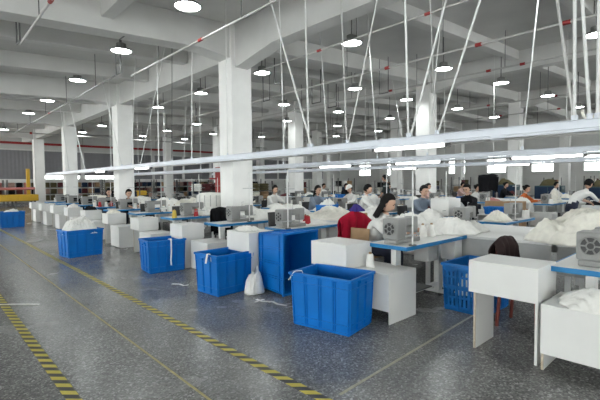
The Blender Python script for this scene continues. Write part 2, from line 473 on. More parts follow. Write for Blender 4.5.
for y in (5.0, 9.4):
    place(tb, (15.45, y, 2.06), 0, 'glowing tube light under the rail past the middle aisle, %s from the camera' % ORD[i], 'tube light', 'tube lights under the rails'); i += 1

dn = 0
def dropper(x, ya, za, yb, zb, r, label, m='wire', hook=False):
    o = empty('hanging_conduit', (x, yb, zb))
    MB().tube([(0, 0, 0), (0, ya - yb, za - zb)], r, 8).build('conduit', M[m], o)
    MB().tube([(0, 0, 0), (0, 0, .07)], r * 2, 8).build('clamp', M['rail'], o)
    return tag(o, label, 'conduit', 'conduits hung from the ceiling to the front rail')
def up(x, ya, za, yb, zb):        # carries the line on up to the slab
    zt = SX(x); s = (zt - zb) / max(.1, za - zb)
    return yb + (ya - yb) * s, zt
DR = [(3.43, 4.16, 3.37, .016, 'white conduit hanging straight in front of the second column row, hooked at the rail'),
      (2.79, 3.95, 3.34, .014, 'white conduit slanting down to the left to meet the hooked straight one'),
      (2.33, 3.80, 2.91, .014, 'white conduit slanting down left just right of the second row column'),
      (3.97, 4.18, 4.53, .012, 'grey conduit slanting down left at middle of the rail'),
      (4.66, 4.27, 4.56, .012, 'thin white conduit hanging nearly straight beside a slanting grey one'),
      (5.55, 4.85, 5.48, .015, 'white straight conduit right of the nearest column'),
      (6.57, 5.18, 5.40, .017, 'thick white conduit slanting down right beside the nearest column'),
      (1.47, 3.52, 1.28, .016, 'grey conduit slanting at the upper right, leftmost of the bunch'),
      (1.30, 3.46, 1.28, .017, 'thick white straight conduit in the bunch at upper right'),
      (1.23, 3.44, 1.14, .017, 'thick cream conduit in the bunch at upper right'),
      (1.08, 3.39, 1.07, .017, 'white conduit at the right edge of the picture'),
      (3.03, 4.02, 2.93, .008, 'thin grey wire in front of the second row column face'),
      (11.96, 5.18, 11.99, .02, 'white conduit right of the second column of the front row'),
      (9.82, 4.96, 9.94, .016, 'white conduit left of the nearest column'),
      (17.0, 5.6, 15.09, .018, 'white conduit slanting right between the second and third front columns'),
      (21.9, 5.6, 19.54, .02, 'conduit slanting right just left of the third front column'),
      (11.01, 4.28, 11.12, .01, 'thin dark wire halfway between the two nearest front columns'),
      (12.4, 3.77, 13.4, .014, 'conduit slanting left beside the second front column'),
      (6.23, 3.33, 6.19, .008, 'thin wire hanging beside the second row column far behind'),
      (23.5, 5.6, 22.2, .02, 'conduit slanting right farthest along the front rail'),
      (8.2, 5.0, 8.22, .009, 'thin pale wire hanging in front of the nearest column'),
      (16.2, 5.0, 16.2, .014, 'straight conduit left of the second front column'),
      (13.7, 5.0, 14.2, .014, 'conduit just left of the second front column, slightly slanted')]
for ya, za, yb, r, lab in DR:
    y2, z2 = up(5.3, ya, za, yb, 2.14)
    dropper(5.3, y2, z2, yb, 2.14, r, lab, 'pipe' if 'grey' in lab else ('dwire' if 'dark' in lab else 'wire'))
# U of conduit joining two of the near drops
u = MB().tube([(0, 1.14 + .07 * math.cos(PI * k / 10) - .0, 2.26 - .1 * math.sin(PI * k / 10)) for k in range(11)], .016, 8).build('conduit_bend', M['cream'])
u.location = (5.3, 0, 0); tag(u, 'cream U shaped conduit bend just above the rail at the right', 'conduit')
for ri, (rx, ry0, ry1, rz, nm, n) in enumerate(((8.6, 1.5, 22, 2.095, 'second rail', 13), (15.45, 2, 22, 2.215, 'rail past the middle aisle', 11))):
    for i in range(n):
        y = ry0 + (ry1 - ry0) * i / (n - 1) + R.uniform(-.3, .3)
        sl = R.choice([0, 0, 0, .9, -.9]) * R.uniform(.3, 1)
        dropper(rx, y + sl, SX(rx), y, rz, .012, 'thin conduit hanging to the %s, %s from the camera' % (nm, ORD[i]), 'wire')

# ------------------------------------------------------------------ furniture prototypes
def make_table(L=1.43, W=.55, H=.78):
    """local: x 0..L from the aisle end, y 0..W"""
    t = empty('sewing_table')
    MB().box(.012, L - .012, .012, W - .012, H - .036, H).build('tabletop', M['lam'], t)
    e = MB(); e.box(0, L, 0, .012, H - .04, H + .002); e.box(0, L, W - .012, W, H - .04, H + .002)
    e.box(0, .012, .012, W - .012, H - .04, H + .002); e.box(L - .012, L, .012, W - .012, H - .04, H + .002)
    e.build('edge_band', M['bedge'], t)
    for x in (.2, L - .25):
        l = MB(); l.box(x - .05, x + .05, W / 2 - .035, W / 2 + .035, .05, H - .07); l.box(x - .04, x + .04, .04, W - .04, .02, .06)
        l.box(x - .05, x + .05, .06, W - .06, H - .07, H - .037); l.build('leg', M['wsteel'], t, bevel=.004)
        for y in (.08, W - .08): MB().tube([(x, y, 0), (x, y, .02)], .025, 10).build('foot', M['dark'], t)
    MB().box(.24, L - .29, W / 2 - .02, W / 2 + .02, .12, .17).build('crossbar', M['wsteel'], t)
    MB().box(.42, .82, W / 2 - .12, W / 2 + .14, .175, .19).build('treadle', M['dgrey'], t, bevel=.005)
    MB().box(.62, .86, .1, .3, H - .26, H - .04).build('control_box', M['gpanel'], t, bevel=.01)
    MB().box(L - .24, L - .04, .05, W - .05, H - .3, H - .04).build('drawer', M['lam'], t)
    return reg(t)
def make_machine():
    t = empty('sewing_machine')
    MB().box(-.25, .25, -.09, .09, 0, .05).build('bed', M['mach'], t, bevel=.008)
    h = MB().box(-.26, -.07, -.105, .105, .05, .29).build('motor_housing', M['mach'], t, bevel=.018)
    g = MB(); X = -.268
    for rr in (.075, .03):
        n = 24
        g.tube([(X, rr * math.cos(2 * PI * k / n), .175 + rr * math.sin(2 * PI * k / n)) for k in range(n + 1)], .006, 6)
    for k in range(6):
        a = PI * k / 3; g.tube([(X, .03 * math.cos(a), .175 + .03 * math.sin(a)), (X, .075 * math.cos(a), .175 + .075 * math.sin(a))], .007, 6)
    g.build('fan_grille', M['mach'], h)
    MB().tube([(-.258, 0, .175), (-.263, 0, .175)], .075, 24).build('fan_recess', M['dark'], h)
    MB().box(-.08, .16, -.055, .06, .19, .285).build('arm', M['mach'], t, bevel=.015)
    MB().box(.13, .25, -.06, .06, .10, .295).build('head', M['mach'], t, bevel=.015)
    n = MB(); n.tube([(.19, 0, .055), (.19, 0, .11)], .007, 8); n.box(.178, .202, -.02, .015, .05, .056)
    n.build('needle_bar', M['steel'], t)
    MB().box(-.05, .1, .058, .066, .205, .27).build('display', M['dark'], t)
    p = MB(); p.tube([(.02, -.02, .285), (.02, -.02, .36), (.06, -.02, .36)], .005, 6); p.build('thread_guide', M['steel'], t)
    return reg(t)
def make_stand():
    t = empty('thread_stand')
    MB().lathe([(0, 0), (.045, 0), (.045, .012), (0, .014)], 14).build('base', M['dgrey'], t)
    MB().tube([(0, 0, .01), (0, 0, .92)], .009, 8).build('pole', M['wsteel'], t)
    MB().tube([(-.14, 0, .62), (.14, 0, .62)], .006, 6).build('cross_arm', M['steel'], t)
    MB().tube([(-.14, 0, .12), (.14, 0, .12)], .008, 6).build('spool_bar', M['steel'], t)
    return reg(t)
def make_cone(mm='cloth'):
    t = empty('thread_cone')
    MB().lathe([(0, .0), (.05, .0), (.052, .01), (.035, .15), (.03, .155), (0, .155)], 18).build('thread', M[mm], t, smooth=False)
    MB().lathe([(0, .155), (.018, .155), (.014, .175), (0, .175)], 12).build('core', M['card'], t)
    return reg(t)
def make_tall(D=.45, W=.56, H=.8, zb=.52):
    """local: x 0..D (aisle to table), y 0..W; raised box on two leg panels"""
    t = empty('white_step_box'); k = .018
    MB().box(0, D, 0, W, H - k, H).build('top_board', M['lam'], t, bevel=.002)
    MB().box(0, k, 0, W, zb, H - k).build('front_board', M['lam'], t, bevel=.002)
    for y in (0, W - k):
        MB().box(k, D, y, y + k, zb, H - k).build('side_board', M['lam'], t)
    MB().box(.06, D, W - k - .022, W - k - .002, 0, zb + .06).build('leg_panel', M['lam'], t)
    MB().box(.055, .06, W - k - .022, W - k - .002, 0, zb).build('raw_edge', M['edge'], t)
    MB().box(.06, D, .002 + k, .022 + k, 0, zb + .06).build('leg_panel', M['lam'], t)
    MB().box(k, D, k, W - k, zb + .0, zb + .015).build('bottom_board', M['lam'], t)
    return reg(t)
def make_low(D=.52, W=.58, H=.53, zb=.135):
    t = empty('low_step_box'); k = .018
    MB().box(0, D, 0, W, H - k, H).build('top_board', M['lam'], t, bevel=.002)
    MB().box(0, k, 0, W, zb, H - k).build('front_board', M['lam'], t, bevel=.002)
    MB().box(k, D, 0, k, zb, H - k).build('side_board', M['lam'], t)
    MB().box(k, D, W - k, W, zb, H - k).build('side_board', M['lam'], t)
    MB().box(.02, D, -.0, k, 0, zb).build('end_panel', M['lam'], t)
    MB().box(.02, D, W - k - .002, W - .002, 0, zb).build('end_panel', M['lam'], t)
    MB().box(.015, .02, W - k - .002, W - .002, 0, zb).build('raw_edge', M['edge'], t)
    MB().box(k, D, k, W - k, zb, zb + .015).build('bottom_board', M['lam'], t)
    return reg(t)
def make_chair(wm='wood', zb=.92):
    """faces -y locally, backrest at +y"""
    t = empty('sewing_chair')
    MB().box(-.2, .2, -.19, .19, .45, .48).build('seat', M[wm], t, bevel=.01)
    for sx in (-1, 1):
        MB().hexa([(sx * .19 - .018, -.18 - .018, 0), (sx * .19 + .018, -.18 - .018, 0), (sx * .19 + .018, -.18 + .018, 0), (sx * .19 - .018, -.18 + .018, 0),
                   (sx * .17 - .018, -.16 - .018, .45), (sx * .17 + .018, -.16 - .018, .45), (sx * .17 + .018, -.16 + .018, .45), (sx * .17 - .018, -.16 + .018, .45)]).build('leg', M[wm], t)
        MB().tube([(sx * .19, .2, 0), (sx * .175, .17, .47), (sx * .175, .22, zb)], .018, 8).build('leg', M[wm], t)
    MB().hexa([(-.17, .19, .6), (.17, .19, .6), (.17, .205, .6), (-.17, .205, .6), (-.17, .212, zb), (.17, .212, zb), (.17, .228, zb), (-.17, .228, zb)]).build('backrest', M[wm], t, bevel=.004)
    MB().box(-.17, .17, -.18, -.16, .2, .23).build('stretcher', M[wm], t)
    return reg(t)
def make_stool(h=.56):
    t = empty('stool')
    MB().lathe([(0, h - .03), (.16, h - .03), (.17, h - .015), (.16, h), (0, h)], 20).build('seat', M['dgrey'], t)
    for k in range(4):
        a = PI / 4 + k * PI / 2; c, q = math.cos(a), math.sin(a)
        MB().tube([(.19 * c, .19 * q, 0), (.12 * c, .12 * q, h - .03)], .014, 8).build('leg', M['steel'], t)
    MB().tube([(.165 * math.cos(2 * PI * k / 16), .165 * math.sin(2 * PI * k / 16), .2) for k in range(17)], .009, 6).build('foot_ring', M['steel'], t)
    return reg(t)
def make_tote(L=.70, W=.52, H=.55, lattice=False, name='blue_tote'):
    """open plastic tote, local z up, centred; x along L"""
    t = empty(name); k = .012; s = .93
    a, b = L / 2 - .02, W / 2 - .02
    body = MB()
    def wallq(p0, p1, q0, q1, out):      # bottom pair, top pair, outward normal
        o = Vector(out) * k
        body.hexa([p0, p1, Vector(p1) - o, Vector(p0) - o, q0, q1, Vector(q1) - o, Vector(q0) - o])
    cor = [(-a, -b), (a, -b), (a, b), (-a, b)]
    nor = [(0, -1, 0), (1, 0, 0), (0, 1, 0), (-1, 0, 0)]
    def P(i, u, z):                       # point on wall i
        c0, c1 = cor[i], cor[(i + 1) % 4]; f = s + (1 - s) * z / H
        return Vector(((c0[0] + (c1[0] - c0[0]) * u) * f, (c0[1] + (c1[1] - c0[1]) * u) * f, z))
    ribs = MB()
    for i in range(4):
        n = Vector(nor[i])
        if lattice:
            m = 14 if i % 2 == 0 else 10
            for j in range(m + 1):
                u0, u1 = max(0, (j - .27) / m), min(1, (j + .27) / m)
                wallq(P(i, u0, 0), P(i, u1, 0), P(i, u0, H - .02), P(i, u1, H - .02), nor[i])
            for z0, z1 in ((0, .06), (.15, .175), (.25, .3), (.385, .41), (H - .09, H - .02)):
                wallq(P(i, 0, z0), P(i, 1, z0), P(i, 0, z1), P(i, 1, z1), nor[i])
        else:
            wallq(P(i, 0, 0), P(i, 1, 0), P(i, 0, H - .01), P(i, 1, H - .01), nor[i])
        m = 4 if i % 2 == 0 else 3
        for j in range(m + 1):
            for du in (-.018, .018):
                u = min(.985, max(.015, j / m + du)); w = .006
                q = [P(i, u - w / 1.4, .02), P(i, u + w / 1.4, .02), P(i, u - w / 1.4, H - .03), P(i, u + w / 1.4, H - .03)]
                ribs.hexa([q[0] + n * .012, q[1] + n * .012, q[1], q[0], q[2] + n * .012, q[3] + n * .012, q[3], q[2]])
        for z in ((.015, .09, H - .11) if not lattice else (.015, .28)):
            q = [P(i, 0, z), P(i, 1, z), P(i, 0, z + .012), P(i, 1, z + .012)]
            ribs.hexa([q[0] + n * .011, q[1] + n * .011, q[1], q[0], q[2] + n * .011, q[3] + n * .011, q[3], q[2]])
    body.hexa([P(0, 0, .005), P(0, 1, .005), P(2, 0, .005), P(2, 1, .005), P(0, 0, .02), P(0, 1, .02), P(2, 0, .02), P(2, 1, .02)])
    m = M['bluemesh'] if lattice else M['blue']
    body.build('body', m, t); ribs.build('ribbing', m, t)
    r = MB(); A, B, e = L / 2, W / 2, .03
    for (x0, x1, y0, y1) in ((-A, A, -B, -B + e), (-A, A, B - e, B), (-A, -A + e, -B + e, B - e), (A - e, A, -B + e, B - e)):
        r.box(x0, x1, y0, y1, H - .03, H)
    r.build('rim', m, t, bevel=.006)
    for sx in (-1, 1):
        MB().box(sx * A - .012, sx * A + .012, -.09, .09, H - .06, H - .028).build('handle', m, t, bevel=.004)
    return reg(t)
def heap(name, loc, rx, ry, h, label, m='cloth', cat='fabric pile', seed=0, rz=0, fold=.62, sq=3.0, drop=0., res=44):
    rr = random.Random(seed); off = Vector((rr.uniform(-50, 50), rr.uniform(-50, 50), rr.uniform(-50, 50)))
    def fn(u, v):
        x, y = u * 2 - 1, v * 2 - 1
        ang = math.atan2(y, x)
        # rounded outline
        d = (abs(x) ** sq + abs(y) ** sq) ** (1 / sq)
        c = max(abs(x), abs(y)); rad = c
        k = (1. + .10 * noise.noise(Vector((math.cos(ang) * 5, math.sin(ang) * 5, 4)) + off) + .16 * noise.noise(Vector((math.cos(ang) * 1.6, math.sin(ang) * 1.6, 0)) + off)) * (c / d if d > 0 else 1)
        X, Y = x * k * rx, y * k * ry
        base = max(0., 1 - rad ** 2.2)
        n1 = noise.noise(Vector((X * 4, Y * 4, 0)) + off); w = n1 * .9
        w2 = noise.noise(Vector((X * 2.2, Y * 2.2, 7)) + off) * 3
        ca, sa = math.cos(w2), math.sin(w2)
        U, V = X * ca + Y * sa, -X * sa + Y * ca
        n2 = 1 - abs(noise.noise(Vector((U * 13 + w, V * 5 - w, 3)) + off)) * 2.4
        n3 = 1 - abs(noise.noise(Vector((U * 30 + 2 * w, V * 12, 9)) + off)) * 2.4
        z = base * h * (.72 + .5 * n1) + base ** .5 * (.014 + fold * h * .55) * (.5 * n2 + .28 * n3)
        return (X, Y, max(0, z) + .004)
    b = MB(); b.grid(fn, res, res)
    o = b.build(name, M[m], smooth=True); o.location = loc; o.rotation_euler = (0, 0, rz)
    s = o.modifiers.new('solid', 'SOLIDIFY'); s.thickness = .004; s.offset = 1
    return tag(o, label, cat)
def drape(name, loc, w, front, back, label, m, parent=None, cat='jacket', seed=0, rz=0, thick=.012, sag=.03):
    """cloth hung over a horizontal bar along local x; front drops toward -y, back toward +y"""
    off = Vector((seed * 3.7, seed * 1.3, 0)); tot = front + back
    def fn(u, v):
        s = v * tot; x = (u - .5) * w * (1 + .10 * math.sin(v * PI)) + .02 * noise.noise(Vector((s * 5, u * 2, 1)) + off)
        wob = .03 * noise.noise(Vector((x * 9, s * 4, 0)) + off) + .014 * math.sin(x * 45 + seed)
        r = .035
        if s < front: y, z = -r - wob - .02, s - front
        else: y, z = r + abs(wob), -(s - front)
        t = max(0, 1 - abs(s - front) / .05)
        y = y * (1 - t * .9); z += .03 * t
        z += -sag * (2 * u - 1) ** 2 + .05 * noise.noise(Vector((x * 6, 0, 5)) + off) * (1 - v if s < front else v)
        return (x, y, z)
    o = MB().grid(fn, 26, 40).build(name, M[m], parent, smooth=True); o.location = loc; o.rotation_euler = (0, 0, rz)
    sdf = o.modifiers.new('solid', 'SOLIDIFY'); sdf.thickness = thick; sdf.offset = 0
    if not parent: tag(o, label, cat)
    return o

# ------------------------------------------------------------------ people
def make_person(loc, rz, label, shirt='shirt', pants='denim', hair='short', pose='sit', lean=.14, look=-.35, hs=.52, turn=0., cap=None, arm=.4, hz=.86):
    t = empty('person', loc, rz)
    J = []; E = []; Rr = []; seg = []
    def jn(p, r, par=None, reg_=0):
        J.append(Vector(p)); Rr.append(r)
        if par is not None: E.append((par, len(J) - 1)); seg.append((par, len(J) - 1, reg_))
        return len(J) - 1
    fing = []
    if pose == 'sit':
        pel = jn((0, 0, hs + .10), .145)
        be = jn((0, lean * .35, hs + .28), .135, pel, 1); lo = lean * .35; ch = jn((0, lean * .75, hs + .46 - lo * .6), .15, be, 1)
        nb = jn((0, lean, hs + .62 - lo), .075, ch, 1); nk = jn((0, lean + .03, hs + .69 - lo), .052, nb, 0)
        for s in (-1, 1):
            sh = jn((s * .175, lean * .9, hs + .56 - lo), .068, ch, 1); el = jn((s * .24, lean + arm * .45, hs + .34), .05, sh, 1)
            wr = jn((s * .13, lean + arm, hz), .032, el, 1); pm = jn((s * .115, lean + arm + .06, hz - .005), .036, wr, 0); fing.append((J[wr], J[pm], s))
            hp = jn((s * .09, .04, hs + .075), .095, pel, 2); kn = jn((s * .13, .40, hs + .06), .068, hp, 2)
            an = jn((s * .13, .36, .10), .046, kn, 2); jn((s * .14, .50, .045), .042, an, 3)
    else:
        pel = jn((0, 0, .95), .135)
        be = jn((0, lean * .3, 1.10), .12, pel, 1); lo = lean * .45; ch = jn((0, lean * .7, 1.30 - lo * .6), .14, be, 1)
        nb = jn((0, lean, 1.45 - lo), .07, ch, 1); nk = jn((0, lean + .02 + lean * .1, 1.53 - lo), .052, nb, 0)
        for s in (-1, 1):
            sh = jn((s * .18, lean * .9, 1.40 - lo), .066, ch, 1); el = jn((s * .24, lean + arm * .3, 1.14 - lo * .6), .048, sh, 1)
            wr = jn((s * .2, lean + arm, 1.0 - lo * .3), .032, el, 0); pm = jn((s * .19, lean + arm + .05, .97 - lo * .3), .036, wr, 0); fing.append((J[wr], J[pm], s))
            hp = jn((s * .09, 0, .86), .09, pel, 2); kn = jn((s * .10, .02, .48), .062, hp, 2)
            an = jn((s * .10, -.02, .09), .046, kn, 2); jn((s * .12, .12, .045), .042, an, 3)
    me = bpy.data.meshes.new('body'); me.from_pydata([tuple(p) for p in J], E, [])
    tmp = bpy.data.objects.new('body_tmp', me); COL.objects.link(tmp)
    sk = tmp.modifiers.new('skin', 'SKIN'); sk.use_smooth_shade = True
    for i, d in enumerate(me.skin_vertices[0].data): d.radius = (Rr[i], Rr[i]); d.use_root = (i == pel)
    sb = tmp.modifiers.new('sub', 'SUBSURF'); sb.levels = 2
    dg = bpy.context.evaluated_depsgraph_get()
    bm = bpy.data.meshes.new_from_object(tmp.evaluated_get(dg))
    bpy.data.objects.remove(tmp)
    def dist(p, a, b):
        ab = b - a; u = max(0, min(1, (p - a).dot(ab) / ab.length_squared)); return (p - a - ab * u).length
    mi = []
    for f in bm.polygons:
        c = f.center; best = min(seg, key=lambda q: dist(c, J[q[0]], J[q[1]]) - .5 * (Rr[q[0]] + Rr[q[1]]) * .5)
        mi.append(best[2])
    b = MB(); b.add([v.co for v in bm.vertices], [tuple(f.vertices) for f in bm.polygons]); b.mi = mi
    # head with face, on the neck
    hc = J[nk] + Vector((0, .025, .115))
    Th = Matrix.Translation(hc) @ Matrix.Rotation(turn, 4, 'Z') @ Matrix.Rotation(look, 4, 'X')
    def hf(p):
        x, y, z = p
        if z < 0: x *= 1 - .28 * z * z; y = y * (1 - .12 * z * z) + .10 * (-z) * (1 if y > -.3 else .2)
        if y > .5 and abs(x) < .22 and -.35 < z < .12: y += .20 * (1 - abs(x) / .22) * (1 - abs(z + .2) / .4)
        if y > .6 and .08 < z < .28 and .2 < abs(x) < .6: y -= .06
        return (x, y, z)
    b.ball((0, 0, 0), (.076, .096, .118), 0, Th, 28, 20, hf)
    for s in (-1, 1):
        b.ball((s * .077, -.005, -.005), (.012, .024, .033), 0, Th, 10, 7)
        b.ball((s * .031, .088, .018), (.013, .008, .007), 4, Th, 8, 6)
        b.box(s * .031 - .018, s * .031 + .018, .088, .096, .036, .041, 4, Th)
    b.ball((0, .09, -.058), (.024, .008, .007), 5, Th, 10, 6)
    for wr, pm, s in fing:                       # fingers, bent, and a thumb from the side of the palm
        d = (pm - wr).normalized(); side = d.cross(Vector((0, 0, 1))).normalized(); dn = Vector((0, 0, -1))
        for q in range(4):
            ln = (.062, .074, .07, .055)[q]; o_ = pm + side * (q - 1.5) * .017 * s + d * .015
            b.tube([o_, o_ + d * ln * .5 + dn * .004, o_ + d * ln * .8 + dn * .02, o_ + d * ln * .9 + dn * .04], [.0095, .0088, .008, .006], 7, 0)
        o_ = pm - side * .03 * s - d * .03
        b.tube([o_, o_ - side * .025 * s + d * .025, o_ - side * .022 * s + d * .05 + dn * .01], [.011, .01, .007], 7, 0)
    body = b.build('body', [M['skin'], M[shirt], M[pants], M['dark'], M['hair'], M['rose']], t, smooth=True)
    # hair
    hm = MB()
    def hf2(p):
        x, y, z = p
        if y > .25: k = max(0, min(1, (z - .30) / .3)); y = .25 + (y - .25) * (k * 1.0); z = z if z > .3 else .3 + (z - .3) * .3
        elif z < -.55: z = -.55 + (z + .55) * .3
        return (x, y, z)
    hm.ball((0, -.014, .016), (.092, .108, .124), 0, Th, 24, 16, hf2)
    if hair == 'bun': hm.ball((0, -.115, .03), .042, 0, Th, 12, 8)
    if hair == 'pony': hm.tube([Th @ Vector(p) for p in ((0, -.09, .05), (0, -.15, .03), (0, -.16, -.1), (0, -.14, -.22))], [.03, .032, .03, .012], 10, 0)
    if hair == 'long':
        hm.grid(lambda u, v: Th @ Vector((.088 * math.cos(PI + u * PI) * (1 + .15 * v), .10 * math.sin(PI + u * PI) * (1 + .1 * v), .05 - .30 * v)), 14, 8)
        hm.grid(lambda u, v: Th @ Vector((.078 * math.cos(PI + u * PI) * (1 + .15 * v), .088 * math.sin(PI + u * PI) * (1 + .1 * v), .05 - .30 * v)), 14, 8, flip=True)
    hm.build('hair', M['hair'], t, smooth=True)
    if cap:
        c = MB(); c.ball((0, -.006, .05), (.094, .112, .10), 0, Th, 20, 10, lambda p: (p[0], p[1], max(p[2], -.05)))
        c.grid(lambda u, v: Th @ Vector((.075 * math.cos(PI * u) * (1 - .25 * v), .08 + .085 * v * math.sin(PI * u) ** .5 if 0 < u < 1 else .08, .055 - .02 * v)), 14, 4)
        co = c.build('cap', M[cap], t, smooth=True)
    return tag(t, label, 'person')

# ------------------------------------------------------------------ sewing lines
TB = make_table(); MC = make_machine(); ST = make_stand(); CN = make_cone(); TL = make_tall(); LO = make_low(); LOC = make_low(.48, .58, .5, .015); TLF = make_tall(.43, .47, .77)
CH_D = make_chair('dark', .96); CH_R = make_chair('rwood', .86)
TOTE = make_tote(.66, .55, .55); TOTE_L = make_tote(.75, .54, .56, False, 'blue_tote'); LAT = make_tote(.70, .55, .55, True)
TALLB = make_tote(.84, .66, .58)

FY = [.56, 2.47, 4.72, 6.16, 8.02, 9.95, 11.85, 13.7, 15.6, 17.5, 19.4]      # near edge of each table of the front line
TALLY = [1.08, 2.97, 4.66, 6.6, 8.55, 10.45, 12.35, 14.2, 16.1, 18.0, 19.9]
LOWY = [.48, 2.48, None, 6.02, 7.97, 9.87, 11.77, 13.6, 15.5, 17.4, 19.3]
for k, y in enumerate(FY):
    o = ORD[k]
    x0 = 3.86 if k < 2 else (4.08 if k == 2 else 3.80)
    place(TB, (x0, y, 0), 0, 'blue edged white sewing table in the front line by the aisle, %s from the camera' % o, 'sewing table', 'blue edged sewing tables')
    mx = x0 + (.42, .34, .34)[k] if k < 3 else x0 + .62
    place(MC, (mx, y + .28, .782), 0, 'grey sewing machine on the front line, %s from the camera' % o, 'sewing machine', 'grey sewing machines')
    if k != 2: place(ST, (x0 + (.66 if k != 1 else .16), y + (.05 if k != 1 else .03), .782), 0, 'thread stand with thin upright pole on the front line table, %s from the camera' % o, 'thread stand', 'thread stands')
    else: place(ST, (x0 + .08, y + .06, .782), 0, 'thread stand pole rising behind the upended tote on the front line', 'thread stand', 'thread stands')
    tx = 3.55 if k < 2 else 3.33
    if k == 1: tx = 3.44
    place(TL if k < 3 else TLF, (tx, TALLY[k] + (.05 if k > 2 else 0), 0), 0, 'taller white step box in the front line by the aisle, %s from the camera' % o, 'white box', 'taller white step boxes')
    if LOWY[k] is not None:
        lx = (3.55, 3.54, 0, 3.50, 3.36, 3.4)[k] if k < 6 else 3.4
        place(LO if k < 2 else LOC, (lx - (0 if k < 2 else .04), LOWY[k], 0), 0, 'lower white step box in the front line by the aisle, %s from the camera' % (o if k < 3 else ORD[k - 1]), 'white box', 'lower white step boxes')
    if k not in (0, 1):
        place(CH_D, (x0 + .75, y + .95, 0), 0, 'dark grey chair behind the front line sewing table, %s from the camera' % o, 'chair', 'dark sewing chairs')
# thread cones
for i, (x, y) in enumerate(((4.40, 2.93), (4.53, 2.88))):
    place(CN, (x + .36, y - .12, .782), 0, ('left' if i == 0 else 'right') + ' white thread cone of the pair beside the person in the white shirt', 'thread cone')
place(CN, (3.72, 2.86, .53), 0, 'white thread roll standing on the lower step box behind the near blue tote', 'thread cone')
RC = make_cone('rthread'); YC = make_cone('ythread')
place(RC, (4.75, 4.95, .782), 0, 'red thread cone on the table behind the upended tote', 'thread cone')
place(RC, (4.82, 5.08, .782), 0, 'second red thread cone farther back behind the upended tote', 'thread cone')
place(YC, (3.9, 8.12, .782), 0, 'yellow thread cone on a table corner left of the nearest column', 'thread cone')
place(RC, (4.42, 8.15, .782), 0, 'red thread cone right of the yellow one on the same table', 'thread cone')
for i in range(5):
    place([CN, RC][i % 2], (4.0 + .17 * i, 13.85 + .05 * (i % 2), .782), 0, '%s thread cone before the second front column, %s from left' % (['white', 'red'][i % 2], ORD[i].replace('nearest', 'first')), 'thread cone', 'thread cones before the second column')
for k in (5, 6, 8, 9):
    for j in range(3):
        place(CN, (4.55 + .16 * j, FY[k] + .12 + .03 * j, .782), 0, 'white thread cone on the %s front line table, %s of three from the aisle' % (ORD[k], ORD[j].replace('nearest', 'first')), 'thread cone', 'white thread cones')
# chairs of the two near stations with their jackets
place(CH_R, (4.52, 1.5, 0), 0, 'dark red wooden chair under a brown jacket behind the nearest white box', 'chair')
drape('jacket', (4.52, 1.715, .885), .47, .46, .34, 'dark brown jacket hung over the chair back behind the nearest white box', 'brown', seed=3, sag=.04)
CHM = make_chair('wood', 1.04)
place(CHM, (4.70, 3.60, 0), 0, 'wooden chair under a red jacket and the person in white', 'chair')
drape('jacket', (4.62, 3.82, 1.06), .56, .36, .46, 'bright red jacket hung over a wooden chair back', 'red', seed=5, rz=-.12, sag=.12)
bd = MB().box(-.008, .008, -.15, .15, 0, .86).build('cardboard_sheet', M['card']); bd.location = (4.40, 3.60, 0); bd.rotation_euler = (0, .08, .1)
tag(bd, 'brown cardboard sheet leaning against the chair with the red jacket', 'cardboard')
heap('purple_cloth', (4.68, 3.84, 1.07), .12, .09, .10, 'purple cloth bundled on top of the red jacket', 'purple', 'cloth', 41)

# totes along the aisle
def tote(p, loc, rz, label, g='blue plastic totes'): return place(p, loc, rz, label, 'tote', g)
tote(TOTE_L, (3.16, 2.93, 0), PI / 2 + .20, 'large blue plastic tote nearest the camera in front of the step boxes')
tote(TOTE, (3.10, 4.92, 0), .08, 'empty blue tote with white strip on rim, second along the aisle')
tote(LAT, (4.80, 2.12, 0), 0, 'slatted blue tote with white cloth behind the nearest white step box')
tote(TOTE, (3.06, 6.86, 0), -.1, 'blue tote with a white strip hanging from it, third along the aisle')
tote(TOTE_L, (2.46, 9.55, 0), .15, 'blue tote heaped with white cloth beside the striped tape')
tote(TOTE_L, (2.35, 17.75, 0), .02, 'blue tote at far left edge beside the aisle')
# the upended tote: stands on its end, its mouth to the camera
ub = place(TALLB, (3.77, 4.64, .42), 0, 'tall blue tote standing on its end with its mouth to one side', 'tote', 'blue plastic totes')
ub.rotation_euler = (PI / 2, PI / 2, .0)
# contents and strips
heap('white_cloth_heap', (2.46, 9.55, .46), .345, .24, .36, 'white cloth heaped in the blue tote beside the striped tape', 'cloth', 'fabric pile', 4)
heap('white_cloth_heap', (4.80, 2.12, .18), .29, .21, .28, 'white cloth inside the slatted blue tote', 'cloth', 'fabric pile', 5)
heap('white_cloth_heap', (2.35, 17.75, .46), .31, .22, .2, 'pale cloth in the tote at the far left edge', 'cloth', 'fabric pile', 6)
def strip(pts, w, label, m='cloth'):
    b = MB(); P = [Vector(p) for p in pts]
    vs = []; fs = []
    for i, p in enumerate(P):
        d = (P[min(i + 1, len(P) - 1)] - P[max(i - 1, 0)]).normalized()
        s = d.cross(Vector((0, 0, 1))); s = s.normalized() if s.length > .2 else Vector((0, 1, 0))
        vs += [p - s * w / 2, p + s * w / 2]
    for i in range(len(P) - 1): fs.append((2 * i, 2 * i + 1, 2 * i + 3, 2 * i + 2))
    b.add(vs, fs); o = b.build('cloth_strip', M[m]); so = o.modifiers.new('s', 'SOLIDIFY'); so.thickness = .004; so.offset = 1
    return tag(o, label, 'cloth strip')
strip([(3.08, 6.68, .46), (3.08, 6.62, .562), (3.08, 6.575, .562), (3.08, 6.555, .53), (3.085, 6.56, .35), (3.075, 6.565, .2), (3.08, 6.565, .12)], .045, 'white strip over the rim of the third aisle tote')
strip([(2.73, 4.8, .44), (2.755, 4.8, .562), (2.79, 4.8, .562), (2.80, 4.8, .46)], .04, 'white strip hooked over the rim of the second aisle tote')
